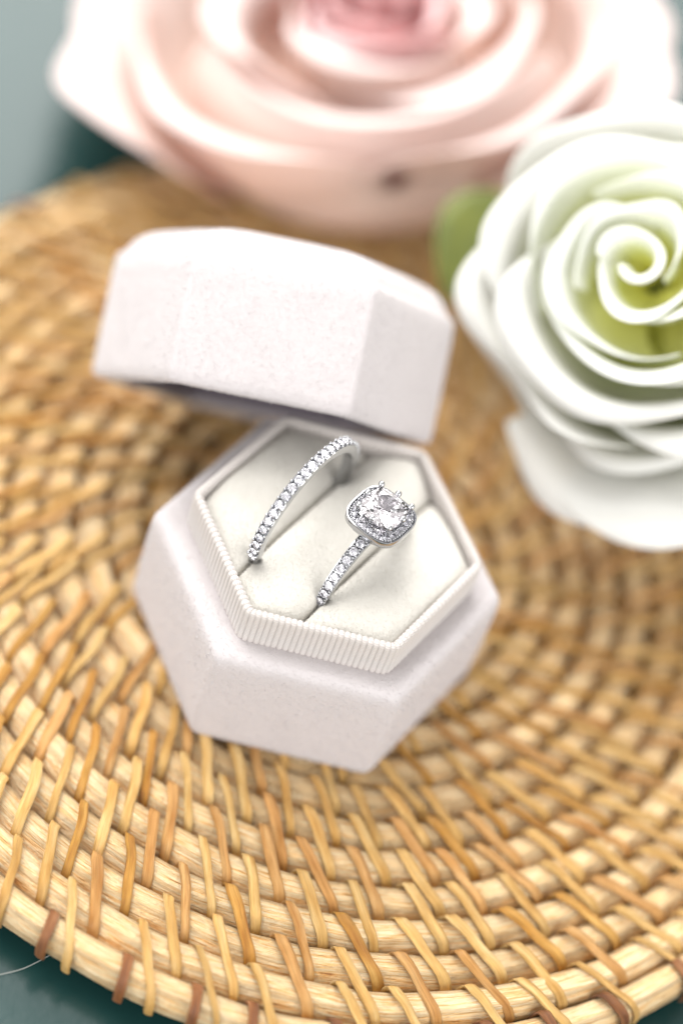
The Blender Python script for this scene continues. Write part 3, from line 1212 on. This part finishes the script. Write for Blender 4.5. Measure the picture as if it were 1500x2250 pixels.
# two low outer petals spreading towards the box and the viewer
for n_, (px_, py_, hw, sc) in enumerate(((1330, 1110, 0.66, 1.08), (1560, 1180, 0.64, 1.16))):
    dv = wr.matrix_world.inverted().to_3x3() @ (at_pixel(px_, py_, 36.0) - at_pixel(1440, 640, 36.0))
    phi = math.atan2(dv.y, dv.x)
    pf = [(0.2, 0.0), (1.6, 0.0), (2.5, 0.55), (3.1, 1.05), (3.55, 1.25), (3.85, 1.10)]
    add_petal(wr, M_WOUT, petal_mesh(phi, hw, [(r * sc, z) for r, z in pf], 480 + n_, 0.3, 0.16, ns=41, spiral=0.15), 0.05)


def leaf(parent, origin, direction, length, width, droop, seed):
    g = random.Random(seed)
    d = Vector(direction).normalized()
    side = d.cross(Vector((0, 0, 1))).normalized()
    nrm = side.cross(d)
    verts = []
    ns, nt = 9, 14
    for i in range(ns):
        s = -1 + 2 * i / (ns - 1)
        for j in range(nt):
            t = j / (nt - 1)
            w = width * math.sin(PI * t ** 0.8) ** 0.8 + 0.02
            p = Vector(origin) + d * length * t + side * s * w + nrm * (-droop * t * t + 0.18 * abs(s) * w)
            verts.append(tuple(p))
    me = mesh_from("leaf", verts, grid_faces(ns, nt))
    o = link("leaf", me, M_LEAF, parent)
    md = o.modifiers.new("thickness", 'SOLIDIFY')
    md.thickness = 0.04 * S
    return o


# green leaves and stem of the white rose (modelled in world space, then handed to the rose)
inv = wr.matrix_world.inverted()


def to_rose(o):
    o.parent = wr
    o.matrix_parent_inverse = inv


bc = base_c
for A_, B_, wd_, dr, sd_ in ((at_pixel(1150, 440, 38.4), at_pixel(985, 640, 37.6), 0.85, 0.25, 1), (at_pixel(1330, 900, 37.6), at_pixel(1185, 1005, 36.6), 0.4, 0.2, 2)):
    d = B_ - A_
    o = leaf(None, A_, d, d.length, wd_, dr, sd_)
    to_rose(o)
stem_pts = [bc + axis * 0.3, bc - axis * 0.5, bc - axis * 1.0 + Vector((0.5, 0.2, -0.4)), Vector((bc.x + 3.2, bc.y + 2.0, 0.12))]
rings = []
for i in range(14):
    p = Vector(lerp_pts([tuple(x) for x in stem_pts], i / 13))
    rd = (0.5 if i < 2 else 0.17)
    rings.append([(p.x + rd * math.cos(2 * PI * q / 10), p.y, p.z + rd * math.sin(2 * PI * q / 10)) for q in range(10)])
v, f = loft(rings, True, True)
o = link("stem", mesh_from("stem", v, f), M_LEAF)
to_rose(o)

# ------------------------------------------------------------------ pale fibre on the table at the tray's edge
fp = []
for (x, y) in ((-40, 2150), (40, 2132), (80, 2115), (115, 2096)):
    d = FW + RT * ((x - 750) / 5625) + UP * ((1125 - y) / 5625)
    t = (TABLE_Z + 0.03 - CAM.z) / d.z
    fp.append(tuple(CAM + d * t))
rings = []
for i in range(20):
    p = Vector(lerp_pts(fp, i / 19))
    rings.append([(p.x + 0.005 * math.cos(2 * PI * q / 6), p.y + 0.005 * math.sin(2 * PI * q / 6), p.z + 0.005 * math.sin(2 * PI * q / 6)) for q in range(6)])
v, f = loft(rings, True, True)
o = link("loose_fibre", mesh_from("loose_fibre", v, f), mat_plain("grey_fibre", (0.30, 0.31, 0.29)))
tag(o, "thin pale loose fibre lying on the teal table beside the tray", "fibre")
bpy.context.view_layer.update()
# a dark brown spot is painted on the front petal of the pink rose: find that spot on the petal
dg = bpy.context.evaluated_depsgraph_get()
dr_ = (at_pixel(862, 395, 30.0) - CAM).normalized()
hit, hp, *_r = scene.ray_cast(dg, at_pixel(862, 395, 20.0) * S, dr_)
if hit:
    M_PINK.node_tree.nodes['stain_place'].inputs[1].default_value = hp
